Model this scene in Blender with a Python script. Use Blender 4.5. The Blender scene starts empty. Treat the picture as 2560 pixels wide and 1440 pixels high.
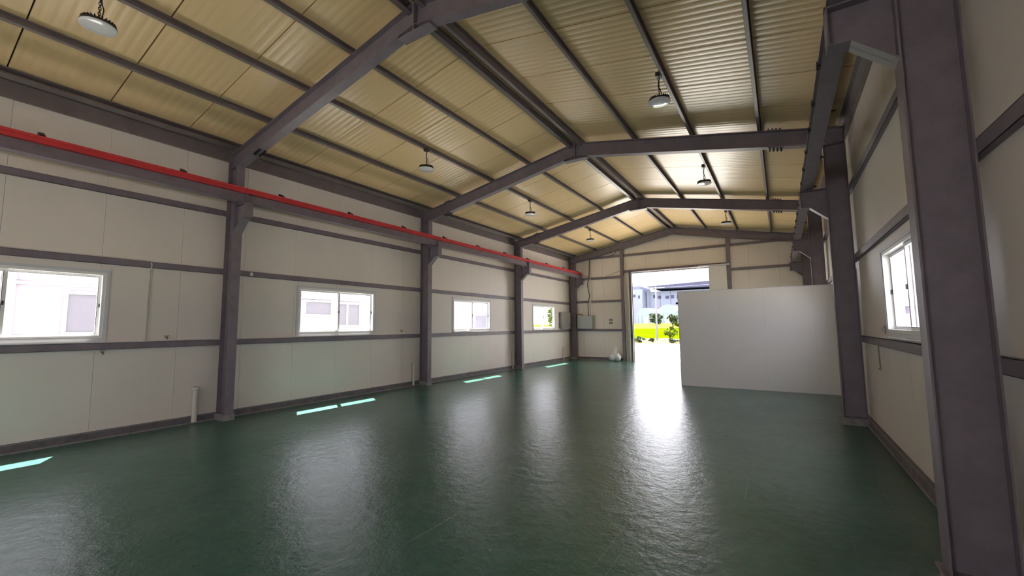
import bpy, math, random
from mathutils import Vector, Matrix
random.seed(7)
sc = bpy.context.scene
col = sc.collection
# ------------------------------------------------------------------ camera
YAW, PITCH, ROLL = 0.5685, 0.0905, -0.0095
CAM = Vector((8.2647, 0.0, 1.6036)); FPX = 1048.19
fwd = Vector((-math.sin(YAW)*math.cos(PITCH), math.cos(YAW)*math.cos(PITCH), math.sin(PITCH)))
rt = Vector((math.cos(YAW), math.sin(YAW), 0)); up = rt.cross(fwd)
r2 = rt*math.cos(ROLL) + up*math.sin(ROLL); u2 = -rt*math.sin(ROLL) + up*math.cos(ROLL)
cam = bpy.data.cameras.new('camera'); cam.sensor_width = 36.0; cam.lens = FPX/2560*36.0
cam.clip_start = 0.05; cam.clip_end = 1500
co = bpy.data.objects.new('camera', cam); col.objects.link(co)
m = Matrix((r2, u2, -fwd)).transposed().to_4x4(); m.translation = CAM
co.matrix_world = m; sc.camera = co
# ------------------------------------------------------------------ sky, sun, exposure
SKY, SUN = 2.8, 27.0
w = bpy.data.worlds.new('world'); sc.world = w; w.use_nodes = True
bg = w.node_tree.nodes['Background']; bg.inputs[0].default_value = (0.94, 0.92, 1.0, 1); bg.inputs[1].default_value = SKY
sl = bpy.data.lights.new('sun', 'SUN'); sl.energy = SUN; sl.angle = 0.0093; sl.color = (1.0, 0.96, 0.9)
so = bpy.data.objects.new('sun', sl); col.objects.link(so)
so.rotation_euler = Vector((0.44, -0.26, -1.0)).to_track_quat('-Z', 'Y').to_euler(); so.location = (-20, 14, 45)
vs = sc.view_settings; vs.view_transform = 'Standard'; vs.look = 'None'; vs.gamma = 1.0; vs.use_curve_mapping = False
vs.exposure = 1.47
sc.cycles.max_bounces = 14; sc.cycles.diffuse_bounces = 8; sc.cycles.glossy_bounces = 5
sc.cycles.transparent_max_bounces = 12; sc.cycles.caustics_reflective = False; sc.cycles.caustics_refractive = False
sc.cycles.use_denoising = True; sc.cycles.sample_clamp_indirect = 8.0
# ------------------------------------------------------------------ materials
MATS = {}
def nd(nt, t, **kw):
    n = nt.nodes.new(t)
    for k, v in kw.items(): setattr(n, k, v)
    return n
def mat(name, color, rough=0.5, metal=0.0, spec=0.5, var=0.0, vscale=3.0, bump=0.0, bscale=40.0, rvar=0.0, stretch=(1, 1, 1), color2=None):
    mt = bpy.data.materials.new(name); mt.use_nodes = True; nt = mt.node_tree
    b = nt.nodes['Principled BSDF']
    b.inputs['Base Color'].default_value = (*color, 1); b.inputs['Roughness'].default_value = rough
    b.inputs['Metallic'].default_value = metal; b.inputs['Specular IOR Level'].default_value = spec
    if var or bump or rvar:
        tc = nd(nt, 'ShaderNodeTexCoord'); mp = nd(nt, 'ShaderNodeMapping'); mp.inputs['Scale'].default_value = stretch
        nt.links.new(tc.outputs['Object'], mp.inputs[0])
    if var or rvar:
        n = nd(nt, 'ShaderNodeTexNoise'); n.inputs['Scale'].default_value = vscale; n.inputs['Detail'].default_value = 6; n.inputs['Roughness'].default_value = .65
        nt.links.new(mp.outputs[0], n.inputs['Vector'])
    if var:
        rp = nd(nt, 'ShaderNodeValToRGB'); c2 = color2 or tuple(c*(1-var) for c in color)
        rp.color_ramp.elements[0].color = (*c2, 1); rp.color_ramp.elements[0].position = .3
        rp.color_ramp.elements[1].color = (*color, 1); rp.color_ramp.elements[1].position = .62
        nt.links.new(n.outputs['Fac'], rp.inputs[0]); nt.links.new(rp.outputs[0], b.inputs['Base Color'])
    if rvar:
        mr = nd(nt, 'ShaderNodeMapRange'); mr.inputs[3].default_value = max(.02, rough-rvar); mr.inputs[4].default_value = rough+rvar
        nt.links.new(n.outputs['Fac'], mr.inputs[0]); nt.links.new(mr.outputs[0], b.inputs['Roughness'])
    if bump:
        n2 = nd(nt, 'ShaderNodeTexNoise'); n2.inputs['Scale'].default_value = bscale; n2.inputs['Detail'].default_value = 4
        nt.links.new(mp.outputs[0], n2.inputs['Vector'])
        bp = nd(nt, 'ShaderNodeBump'); bp.inputs['Strength'].default_value = bump; bp.inputs['Distance'].default_value = .01
        nt.links.new(n2.outputs['Fac'], bp.inputs['Height']); nt.links.new(bp.outputs[0], b.inputs['Normal'])
    MATS[name] = mt; return mt
mat('wall_panel', (.79, .725, .665), .44, var=.06, vscale=.8, bump=.03, bscale=9)
mat('ceiling_panel', (.81, .59, .315), .30, var=.06, vscale=.7)
mat('steel', (.215, .178, .208), .46, var=.22, vscale=5, bump=.05, bscale=60)
mat('steel_pale', (.30, .28, .27), .5, var=.25, vscale=9)
mat('purlin_steel', (.21, .172, .170), .40, var=.2, vscale=4)
mat('red_paint', (.66, .05, .06), .5, var=.25, vscale=3)
mat('dark_metal', (.025, .022, .024), .45)
mat('black_iron', (.018, .016, .018), .4)
mat('base_channel', (.17, .15, .16), .55, var=.45, vscale=6, bump=.15, bscale=30)
mat('plinth', (.30, .29, .28), .8, var=.35, vscale=14, bump=.3, bscale=50)
mat('white_pvc', (.78, .77, .75), .35)
mat('grey_trim', (.60, .60, .62), .4)
mat('gasket', (.05, .05, .06), .6)
mat('white_pipe', (.72, .69, .62), .4, var=.12, vscale=6)
mat('box_grey', (.42, .44, .43), .4, var=.08, vscale=3)
mat('box_brown', (.26, .245, .235), .45)
mat('lens', (.74, .74, .76), .12, spec=.7)
mat('partition_panel', (.80, .775, .75), .5, var=.04, vscale=.8)
mat('paper', (.72, .70, .66), .7); mat('print_grey', (.16, .15, .16), .7)
mat('plastic_bag', (.72, .72, .75), .25, bump=.4, bscale=25)
mat('seam', (.30, .275, .23), .8); mat('gap_dark', (.02, .018, .014), .9)
mat('chrome', (.6, .6, .62), .25, metal=1)
mat('brass', (.35, .28, .18), .4, metal=.7)
mat('stain', (.10, .085, .05), .8)
# exterior
mat('concrete_yard', (.40, .39, .365), .9, spec=0, var=.12, vscale=.5)
mat('soil', (.07, .06, .035), .95, spec=0, var=.2, vscale=.4)
mat('paddy', (.033, .056, .0003), .9, spec=0, var=.25, vscale=.35)
mat('grass_bank', (.052, .060, .014), .9, spec=0, var=.35, vscale=.5)
mat('leaf', (.042, .058, .026), .8, spec=.05, var=.4, vscale=1.5)
mat('leaf_light', (.055, .075, .006), .8, spec=.05, var=.4, vscale=1.5)
mat('bark', (.06, .045, .03), .9, spec=0)
mat('pole_concrete', (.15, .15, .16), .8, spec=0)
mat('vinyl', (.20, .245, .285), .7, spec=.1, var=.12, vscale=.3)
mat('far_wall', (.185, .20, .255), .8, spec=0, var=.08, vscale=.2)
mat('far_wall_dark', (.12, .13, .18), .8, spec=0, var=.1, vscale=.2)
mat('far_dark', (.06, .06, .095), .7, spec=0)
mat('neighbour_wall', (.225, .212, .26), .7, spec=.1, var=.05, vscale=.5)
mat('neighbour_trim', (.42, .42, .43), .5, spec=.1)
mat('neighbour_glass', (.105, .105, .125), .5, spec=.1)
mat('pink_pipe', (.42, .33, .31), .5)
mat('purple_clad', (.16, .13, .19), .6, spec=.1)
def floor_material():
    mt = bpy.data.materials.new('floor_epoxy'); mt.use_nodes = True; nt = mt.node_tree; L = nt.links.new
    b = nt.nodes['Principled BSDF']; tc = nd(nt, 'ShaderNodeTexCoord')
    def noise(scale, det=5, st=(1, 1, 1), rot=0.0, rough=.6):
        mp = nd(nt, 'ShaderNodeMapping'); mp.inputs['Scale'].default_value = st; mp.inputs['Rotation'].default_value = (0, 0, rot)
        L(tc.outputs['Object'], mp.inputs[0]); n = nd(nt, 'ShaderNodeTexNoise'); n.inputs['Scale'].default_value = scale
        n.inputs['Detail'].default_value = det; n.inputs['Roughness'].default_value = rough; L(mp.outputs[0], n.inputs['Vector']); return n
    # colour: worn green, paler patches spread by noise
    n1 = noise(.55, 6); rp = nd(nt, 'ShaderNodeValToRGB'); e = rp.color_ramp.elements
    e[0].position = .34; e[0].color = (.014, .100, .056, 1); e[1].position = .66; e[1].color = (.055, .148, .118, 1)
    L(n1.outputs['Fac'], rp.inputs[0])
    n2 = noise(9, 8, rough=.7); mx = nd(nt, 'ShaderNodeMix', data_type='RGBA', blend_type='MULTIPLY'); mx.inputs[0].default_value = .5
    r2_ = nd(nt, 'ShaderNodeValToRGB'); r2_.color_ramp.elements[0].position = .3; r2_.color_ramp.elements[0].color = (.55, .55, .55, 1); r2_.color_ramp.elements[1].position = .65; r2_.color_ramp.elements[1].color = (1.1, 1.1, 1.1, 1)
    L(n2.outputs['Fac'], r2_.inputs[0]); L(rp.outputs[0], mx.inputs[6]); L(r2_.outputs[0], mx.inputs[7])
    # scratches: long thin pale lines
    sc_ = noise(2.2, 1, (26, .16, 1), .62, .4); sr = nd(nt, 'ShaderNodeValToRGB'); sr.color_ramp.elements[0].position = .735; sr.color_ramp.elements[0].color = (0, 0, 0, 1); sr.color_ramp.elements[1].position = .76; sr.color_ramp.elements[1].color = (1, 1, 1, 1)
    L(sc_.outputs['Fac'], sr.inputs[0])
    mx2 = nd(nt, 'ShaderNodeMix', data_type='RGBA'); mx2.inputs[7].default_value = (.20, .24, .22, 1)
    mlt = nd(nt, 'ShaderNodeMath', operation='MULTIPLY'); mlt.inputs[1].default_value = .6; L(sr.outputs[0], mlt.inputs[0]); L(mlt.outputs[0], mx2.inputs[0]); L(mx.outputs[2], mx2.inputs[6])
    ch = noise(16, 3, (1, .5, 1), .5, .55); cr = nd(nt, 'ShaderNodeValToRGB'); cr.color_ramp.elements[0].position = .25; cr.color_ramp.elements[0].color = (1, 1, 1, 1); cr.color_ramp.elements[1].position = .29; cr.color_ramp.elements[1].color = (0, 0, 0, 1)
    L(ch.outputs['Fac'], cr.inputs[0]); mx3 = nd(nt, 'ShaderNodeMix', data_type='RGBA'); mx3.inputs[7].default_value = (.012, .02, .018, 1); L(cr.outputs[0], mx3.inputs[0]); L(mx2.outputs[2], mx3.inputs[6])
    sp_ = noise(22, 2, (1, 1, 1), 1.1, .5); pr = nd(nt, 'ShaderNodeValToRGB'); pr.color_ramp.elements[0].position = .765; pr.color_ramp.elements[0].color = (0, 0, 0, 1); pr.color_ramp.elements[1].position = .785; pr.color_ramp.elements[1].color = (1, 1, 1, 1)
    L(sp_.outputs['Fac'], pr.inputs[0]); mx4 = nd(nt, 'ShaderNodeMix', data_type='RGBA'); mx4.inputs[7].default_value = (.30, .32, .30, 1); L(pr.outputs[0], mx4.inputs[0]); L(mx3.outputs[2], mx4.inputs[6])
    L(mx4.outputs[2], b.inputs['Base Color'])
    nr = noise(1.4, 6); mr = nd(nt, 'ShaderNodeMapRange'); mr.inputs[1].default_value = .3; mr.inputs[2].default_value = .7; mr.inputs[3].default_value = .06; mr.inputs[4].default_value = .15
    L(nr.outputs['Fac'], mr.inputs[0]); L(mr.outputs[0], b.inputs['Coat Roughness'])
    b.inputs['Roughness'].default_value = .42; b.inputs['Specular IOR Level'].default_value = .10; b.inputs['Coat Weight'].default_value = .82; b.inputs['Coat IOR'].default_value = 1.36
    nb = noise(7, 6, (1, 1, 1), .4, .62); nb2 = noise(42, 6, (1, .55, 1), .4, .7)
    vo = nd(nt, 'ShaderNodeTexVoronoi', feature='DISTANCE_TO_EDGE'); vo.inputs['Scale'].default_value = 6.5
    b1 = nd(nt, 'ShaderNodeBump'); b1.inputs['Strength'].default_value = .75; b1.inputs['Distance'].default_value = .012; L(nb.outputs['Fac'], b1.inputs['Height'])
    b2 = nd(nt, 'ShaderNodeBump'); b2.inputs['Strength'].default_value = .45; b2.inputs['Distance'].default_value = .004; L(nb2.outputs['Fac'], b2.inputs['Height']); L(b1.outputs[0], b2.inputs['Normal'])
    L(b2.outputs[0], b.inputs['Normal']); L(b2.outputs[0], b.inputs['Coat Normal']); MATS['floor_epoxy'] = mt
floor_material()
def glass_material():
    mt = bpy.data.materials.new('glass'); mt.use_nodes = True; nt = mt.node_tree; nt.nodes.clear()
    out = nd(nt, 'ShaderNodeOutputMaterial'); tr = nd(nt, 'ShaderNodeBsdfTransparent'); gl = nd(nt, 'ShaderNodeBsdfGlossy'); gl.inputs['Roughness'].default_value = .02
    tr.inputs[0].default_value = (.93, .94, .96, 1); mix = nd(nt, 'ShaderNodeMixShader'); lw = nd(nt, 'ShaderNodeLayerWeight'); lw.inputs[0].default_value = .5
    pw = nd(nt, 'ShaderNodeMath', operation='POWER'); pw.inputs[1].default_value = 5.0; nt.links.new(lw.outputs['Facing'], pw.inputs[0])
    ml = nd(nt, 'ShaderNodeMath', operation='MULTIPLY_ADD'); ml.inputs[1].default_value = .5; ml.inputs[2].default_value = .035; nt.links.new(pw.outputs[0], ml.inputs[0])
    nt.links.new(ml.outputs[0], mix.inputs[0]); nt.links.new(tr.outputs[0], mix.inputs[1]); nt.links.new(gl.outputs[0], mix.inputs[2]); nt.links.new(mix.outputs[0], out.inputs[0])
    MATS['glass'] = mt
glass_material()
# ------------------------------------------------------------------ mesh helpers
class MB:
    def __init__(s): s.v = []; s.f = []; s.sm = set()
    def add(s, vs, fs, smooth=False):
        o = len(s.v); s.v += [tuple(x) for x in vs]
        for f in fs:
            if smooth: s.sm.add(len(s.f))
            s.f.append(tuple(o+i for i in f))
        return s
    def box(s, x0, x1, y0, y1, z0, z1):
        x0, x1 = sorted((x0, x1)); y0, y1 = sorted((y0, y1)); z0, z1 = sorted((z0, z1))
        return s.add([(x0, y0, z0), (x1, y0, z0), (x1, y1, z0), (x0, y1, z0), (x0, y0, z1), (x1, y0, z1), (x1, y1, z1), (x0, y1, z1)],
                     [(0, 3, 2, 1), (4, 5, 6, 7), (0, 1, 5, 4), (1, 2, 6, 5), (2, 3, 7, 6), (3, 0, 4, 7)])
    def prism(s, poly, a0, a1, axis='y'):
        # poly: list of 2-D points; axis y -> (x,z), x -> (y,z), z -> (x,y)
        def P(p, a): return (p[0], a, p[1]) if axis == 'y' else ((a, p[0], p[1]) if axis == 'x' else (p[0], p[1], a))
        n = len(poly); ar = sum(poly[i][0]*poly[(i+1) % n][1]-poly[(i+1) % n][0]*poly[i][1] for i in range(n))
        if (ar < 0) != (axis == 'y'): poly = poly[::-1]
        # orient so that faces look outwards
        vs_ = [P(p, a0) for p in poly]+[P(p, a1) for p in poly]
        fs = [tuple(range(n))[::-1], tuple(range(n, 2*n))]+[(i, (i+1) % n, n+(i+1) % n, n+i) for i in range(n)]
        return s.add(vs_, fs)
    def tube(s, pts, r, n=10, caps=True):
        pts = [Vector(p) for p in pts]; rings = []
        for i, p in enumerate(pts):
            d = (pts[min(i+1, len(pts)-1)]-pts[max(i-1, 0)]).normalized()
            a = d.cross(Vector((0, 0, 1)) if abs(d.z) < .9 else Vector((0, 1, 0))).normalized(); b = d.cross(a)
            rr = r[i] if isinstance(r, (list, tuple)) else r
            rings.append([p+(a*math.cos(2*math.pi*k/n)+b*math.sin(2*math.pi*k/n))*rr for k in range(n)])
        vs_ = [v for g in rings for v in g]
        fs = [(i*n+k, i*n+(k+1) % n, (i+1)*n+(k+1) % n, (i+1)*n+k) for i in range(len(pts)-1) for k in range(n)]
        s.add(vs_, fs, True)
        if caps: s.add(rings[0], [tuple(range(n))[::-1]]); s.add(rings[-1], [tuple(range(n))])
        return s
    def lathe(s, prof, c=(0, 0, 0), n=32, caps=True):
        vs_ = [(c[0]+r*math.cos(2*math.pi*k/n), c[1]+r*math.sin(2*math.pi*k/n), c[2]+z) for r, z in prof for k in range(n)]
        fs = [(i*n+k, i*n+(k+1) % n, (i+1)*n+(k+1) % n, (i+1)*n+k) for i in range(len(prof)-1) for k in range(n)]
        s.add(vs_, fs, True)
        if caps: s.add(vs_[:n], [tuple(range(n))[::-1]]); s.add(vs_[-n:], [tuple(range(n))])
        return s
    def torus(s, c, R, r, axis='z', n=14, k=6, sy=1.0):
        vs_ = []
        for i in range(n):
            a = 2*math.pi*i/n
            for j in range(k):
                b = 2*math.pi*j/k; x = (R+r*math.cos(b))*math.cos(a); y = (R+r*math.cos(b))*math.sin(a)*sy; z = r*math.sin(b)
                q = {'z': (x, y, z), 'x': (z, x, y), 'y': (x, z, y)}[axis]; vs_.append((c[0]+q[0], c[1]+q[1], c[2]+q[2]))
        fs = [(i*k+j, ((i+1) % n)*k+j, ((i+1) % n)*k+(j+1) % k, i*k+(j+1) % k) for i in range(n) for j in range(k)]
        return s.add(vs_, fs, True)
WL = {}
def link(name, data, parent=None, wl=(0, 0, 0)):
    o = bpy.data.objects.new(name, data); col.objects.link(o); wl = Vector(wl); WL[o.name] = wl
    if parent is not None:
        o.parent = parent; o.location = wl-WL[parent.name]
    else: o.location = wl
    return o
def mesh(name, mb, mt, wl=(0, 0, 0)):
    me = bpy.data.meshes.new(name); wl = Vector(wl)
    me.from_pydata([tuple(Vector(v)-wl) for v in mb.v], [], mb.f)
    if mb.sm:
        me.polygons.foreach_set('use_smooth', [i in mb.sm for i in range(len(mb.f))])
    me.materials.append(MATS[mt]); me.update(); return me
def build(name, mb, mt, parent=None, wl=None):
    if wl is None: wl = WL[parent.name] if parent is not None else (0, 0, 0)
    return link(name, mesh(name, mb, mt, wl), parent, wl)
def tag(o, label, cat, group=None, kind=None):
    if label: o['label'] = label
    if cat: o['category'] = cat
    if group: o['group'] = group
    if kind: o['kind'] = kind
    return o
def thing(name, loc, label, cat, group=None, kind=None):
    return tag(link(name, None, None, loc), label, cat, group, kind)
def copy_tree(o, wl, parent=None):
    c = o.copy(); col.objects.link(c); WL[c.name] = Vector(wl)
    if parent is None: c.location = wl
    else: c.parent = parent
    for ch in o.children:
        copy_tree(ch, Vector(wl)+(WL[ch.name]-WL[o.name]), c)
    return c
# ------------------------------------------------------------------ dimensions
W = 9.019; Y0, Y1 = -6.5, 18.78
YF = [3.578+5*k for k in range(4)]
XW = -0.35; XWR = W+0.35                       # inner faces of the side wall panels
def zb(x): return 4.60+.19*min(x, W-x)         # underside of rafters
RT = 0.306                                      # rafter depth, measured upright
SL = math.atan(.19)
# ------------------------------------------------------------------ floor
fm = MB()
NX, NY = 20, 50
fm.box(-.46, W+.46, -6.7, 18.90, -.2, 0)
tag(build('floor', fm, 'floor_epoxy'), 'glossy green epoxy coated floor of the hall', 'floor', kind='structure')
# ------------------------------------------------------------------ walls of sandwich panels
WIN_L = [1.03+5.01*k for k in (-1, 0, 1, 2, 3)]; WIN_R = [-4.13, .87, 5.87, 9.95, 15.87]  # first left window is out of view, added for its light
WZ0, WZ1, WH = 1.47, 2.48, 1.0                  # window opening heights, half width
def panel_boxes(mb, a, b, z0, z1, ops, put):
    # a..b along the wall; openings (a0,a1,z0,z1)
    cuts = sorted({a, b, *[min(max(v, a), b) for o in ops for v in o[:2]]})
    for u, v in zip(cuts[:-1], cuts[1:]):
        if v-u < 1e-4: continue
        mid = (u+v)/2; hit = [o for o in ops if o[0] < mid < o[1]]
        if not hit: put(mb, u, v, z0, z1)
        else:
            o = hit[0]
            if o[2] > z0+.01: put(mb, u, v, z0, o[2])
            if o[3] < z1-.01: put(mb, u, v, o[3], z1)
def side_wall(name, x0, x1, ops, label, off):
    root = thing(name, (0, 0, 0), label, 'wall', kind='structure')
    back = MB(); xm = (x0+x1)/2
    panel_boxes(back, Y0-.1, Y1+.1, 0, 4.98, ops, lambda mb, u, v, a, b: mb.box(min(xm-.03, xm+.03), max(xm-.03, xm+.03), u, v, a, b))
    build('panel_core', back, 'seam', root)
    y = off-8.0; shared = None
    while y < Y1+.05:
        a, b = max(y+.0015, Y0-.1), min(y+.9985, Y1+.05); y += 1.0
        if b-a < .05: continue
        o_ = [o for o in ops if o[1] > a and o[0] < b]
        full = not o_ and abs(b-a-.997) < 1e-4
        if full and shared: link('wall_panel', shared, root, (0, a, 0)); continue
        mb = MB(); panel_boxes(mb, a, b, 0, 5.0, o_, lambda q, u, v, c, d: q.box(x0, x1, u, v, c, d))
        me = mesh('wall_panel', mb, 'wall_panel', (0, a, 0)); link('wall_panel', me, root, (0, a, 0))
        if full: shared = me
    return root
wall_l = side_wall('wall_left', XW-.10, XW, [(c-WH, c+WH, WZ0, WZ1) for c in WIN_L], 'ivory sandwich panel wall with the red crane rail in front', .95)
wall_r = side_wall('wall_right', XWR, XWR+.10, [(c-WH, c+WH, WZ0, WZ1) for c in WIN_R], 'ivory sandwich panel wall beside the near dark column on the right', .95)
# far gable wall
DX0, DX1, DZ = 2.68, 5.88, 3.96
wall_f = thing('wall_far', (0, 0, 0), 'far gable wall of ivory panels around the tall open doorway', 'wall', kind='structure')
BW = ((.45, 2.45), (6.75, 8.75))     # unseen rear windows added to let light in, a tall doorway between them
RD = (3.75, 5.35)
def gable_panel(y0, y1, a, b, ops, root, mt='wall_panel'):
    mb = MB(); win = () if ops else BW
    def top(x): return zb(x)+.40
    cuts = sorted({a, b, *[min(max(v, a), b) for v in (W/2, *((DX0, DX1) if ops else RD+sum(BW, ())))]})
    for u, v in zip(cuts[:-1], cuts[1:]):
        if v-u < 1e-3: continue
        mid = (u+v)/2; lo = DZ if (DX0 < mid < DX1 if ops else RD[0] < mid < RD[1]) else 0
        if any(p < mid < q for p, q in win):
            mb.box(u, v, y0, y1, 0, WZ0); lo = WZ1
        mb.prism([(u, lo), (v, lo), (v, top(v)), (u, top(u))], y0, y1, 'y')
    build('wall_panel' if mt == 'wall_panel' else 'panel_core', mb, mt, root)
x = -.68
while x < W+.45:
    a, b = max(x+.0025, XW-.1), min(x+.9975, XWR+.1); x += 1.0
    if b-a > .05: gable_panel(18.78, 18.88, a, b, True, wall_f)
gable_panel(18.80, 18.86, XW-.1, XWR+.1, True, wall_f, 'seam')
wall_b = thing('wall_back', (0, 0, 0), 'rear gable wall of ivory panels behind the camera', 'wall', kind='structure')
x = -.68
while x < W+.45:
    a, b = max(x+.0025, XW-.1), min(x+.9975, XWR+.1); x += 1.0
    if b-a > .05: gable_panel(-6.6, -6.5, a, b, False, wall_b)
# ------------------------------------------------------------------ ceiling: ribbed roof panels on purlins
ceil = thing('ceiling', (0, 0, 0), 'yellowish ribbed roof panels sloping up to the ridge on dark purlins', 'ceiling', kind='structure')
def slope_pt(s, u, h):   # u along slope from eave line x=0, h perpendicular above rafter top ; s=+1 left side
    x = u*math.cos(SL)-h*math.sin(SL); z = 4.60+RT+u*math.sin(SL)+h*math.cos(SL)
    return (x if s > 0 else W-x, z)
ULEN = (W/2)/math.cos(SL)
def roof_panel_mesh(s, width):
    mb = MB(); n = 9; prof = []
    pit = width/n
    for i in range(n):
        y = i*pit
        prof += [(y, 0), (y+pit*.30, 0), (y+pit*.62, .0026), (y+pit*.70, .0026)]
    prof.append((width, 0))
    u0, u1 = -.50, ULEN+.012
    vs_ = []
    for (y, d) in prof:
        for u in (u0, u1):
            x, z = slope_pt(s, u, .102+d); vs_.append((x, y, z))
    m_ = len(prof); fs = [(2*i, 2*i+1, 2*i+3, 2*i+2) if s > 0 else (2*i, 2*i+2, 2*i+3, 2*i+1) for i in range(m_-1)]
    mb.add(vs_, fs)
    # upper box
    c = [slope_pt(s, u, h) for u, h in ((u0, .107), (u1, .107), (u1, .20), (u0, .20))]
    mb.prism(c, 0, width, 'y')
    # closing strips along both edges
    for yy in (0, width):
        q = [slope_pt(s, u0, .102), slope_pt(s, u1, .102), slope_pt(s, u1, .108), slope_pt(s, u0, .108)]
        mb.add([(p[0], yy, p[1]) for p in q], [(0, 1, 2, 3)])
    return mesh('roof_panel', mb, 'ceiling_panel')
GAP = .015
for s in (1, -1):
    me = roof_panel_mesh(s, 1.0-GAP); off = .83
    y = off-8
    while y < Y1+.1:
        if y > Y0-.6: link('roof_panel', me, ceil, (0, y+GAP/2, 0))
        y += 1.0
    mb = MB(); c = [slope_pt(s, u, h) for u, h in ((-.5, .14), (ULEN+.03, .14), (ULEN+.03, .23), (-.5, .23))]
    mb.prism(c, Y0-.7, Y1+.35, 'y'); build('roof_deck', mb, 'gap_dark', ceil)
# purlins: C sections 100 x 50 standing on the rafters, open towards the viewer's side
def c_purlin(mb, s, u, web_up, y0, y1, h=.10, b=.05, t=.004, lip=.016, base=0.0):
    # web on the low-x or high-x flank
    def q(pts):
        mb.prism([slope_pt(s, u+du, base+hh) for du, hh in pts], y0, y1, 'y')
    w0 = -b/2 if not web_up else b/2-t
    q([(w0, 0), (w0+t, 0), (w0+t, h), (w0, h)])
    q([(-b/2, 0), (b/2, 0), (b/2, t), (-b/2, t)]); q([(-b/2, h-t), (b/2, h-t), (b/2, h), (-b/2, h)])
    l0 = b/2-t if not web_up else -b/2
    q([(l0, 0), (l0+t, 0), (l0+t, lip), (l0, lip)]); q([(l0, h-lip), (l0+t, h-lip), (l0+t, h), (l0, h)])
PUR_L = [1.06, 2.17, 3.275]; PUR_R = [W-5.86, W-6.985, W-8.12]
for s, xs in ((1, PUR_L), (-1, PUR_R)):
    for xx in xs:
        mb = MB(); c_purlin(mb, s, xx/math.cos(SL), s < 0, -6.5, 18.78); build('purlin', mb, 'purlin_steel', ceil)
    # pair of ridge purlins, heavier, hung a little lower
    mb = MB(); c_purlin(mb, s, (W/2-.125)/math.cos(SL), s < 0, -6.5, 18.78, h=.15, b=.075, lip=.02, base=-.05); build('ridge_purlin', mb, 'purlin_steel', ceil)
mb = MB().box(W/2-.05, W/2+.05, -6.5, 18.78, zb(W/2)+RT+.065, zb(W/2)+RT+.075); build('ridge_plate', mb, 'purlin_steel', ceil)
# eave members along both walls
for s in (1, -1):
    X = (lambda a: a) if s > 0 else (lambda a: W-a)
    mb = MB()
    mb.box(X(-.30), X(-.292), Y0, Y1, 4.725, 4.96); mb.box(X(-.30), X(-.345), Y0, Y1, 4.725, 4.733); mb.box(X(-.30), X(-.24), Y0, Y1, 4.952, 4.96)
    build('eave_beam', mb, 'purlin_steel', ceil)
    mb = MB(); c_purlin(mb, s, -.03, s < 0, -6.5, 18.78, h=.10, b=.12); build('eave_purlin', mb, 'purlin_steel', ceil)
# ------------------------------------------------------------------ girts (children of the walls)
def girt(root, s, z, y0=Y0, y1=Y1, h=.10):
    X = (lambda a: a) if s > 0 else (lambda a: W-a)
    mb = MB(); t = .004
    mb.box(X(-.30), X(-.30-t), y0, y1, z-h/2, z+h/2)
    for zz in (z-h/2, z+h/2-t): mb.box(X(-.30), X(-.35), y0, y1, zz, zz+t)
    return build('girt', mb, 'steel', root)
for z in (1.36, 2.65, 3.735): girt(wall_l, 1, z)
for z in (1.35, 2.655, 3.80): girt(wall_r, -1, z)
def far_girt(x0, x1, z, h=.10):
    mb = MB(); t = .004
    mb.box(x0, x1, 18.73, 18.73+t, z-h/2, z+h/2)
    for zz in (z-h/2, z+h/2-t): mb.box(x0, x1, 18.73, 18.78, zz, zz+t)
    build('girt', mb, 'steel', wall_f)
for z in (1.375, 2.71): far_girt(-.30, 2.19, z)
far_girt(-.30, 2.19, 3.80); far_girt(-.3, W+.3, 4.775); far_girt(6.66, W+.3, 3.78); far_girt(6.66, W+.3, 1.375); far_girt(6.66, W+.3, 2.71)
for px in (2.275, 6.62):                                     # wind posts of the gable
    mb = MB(); zt = zb(px)+.02
    mb.box(px-.07, px+.07, 18.66, 18.668, 0, zt); mb.box(px-.07, px+.07, 18.772, 18.78, 0, zt); mb.box(px-.004, px+.004, 18.668, 18.772, 0, zt)
    build('wind_post', mb, 'steel', wall_f)
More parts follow.
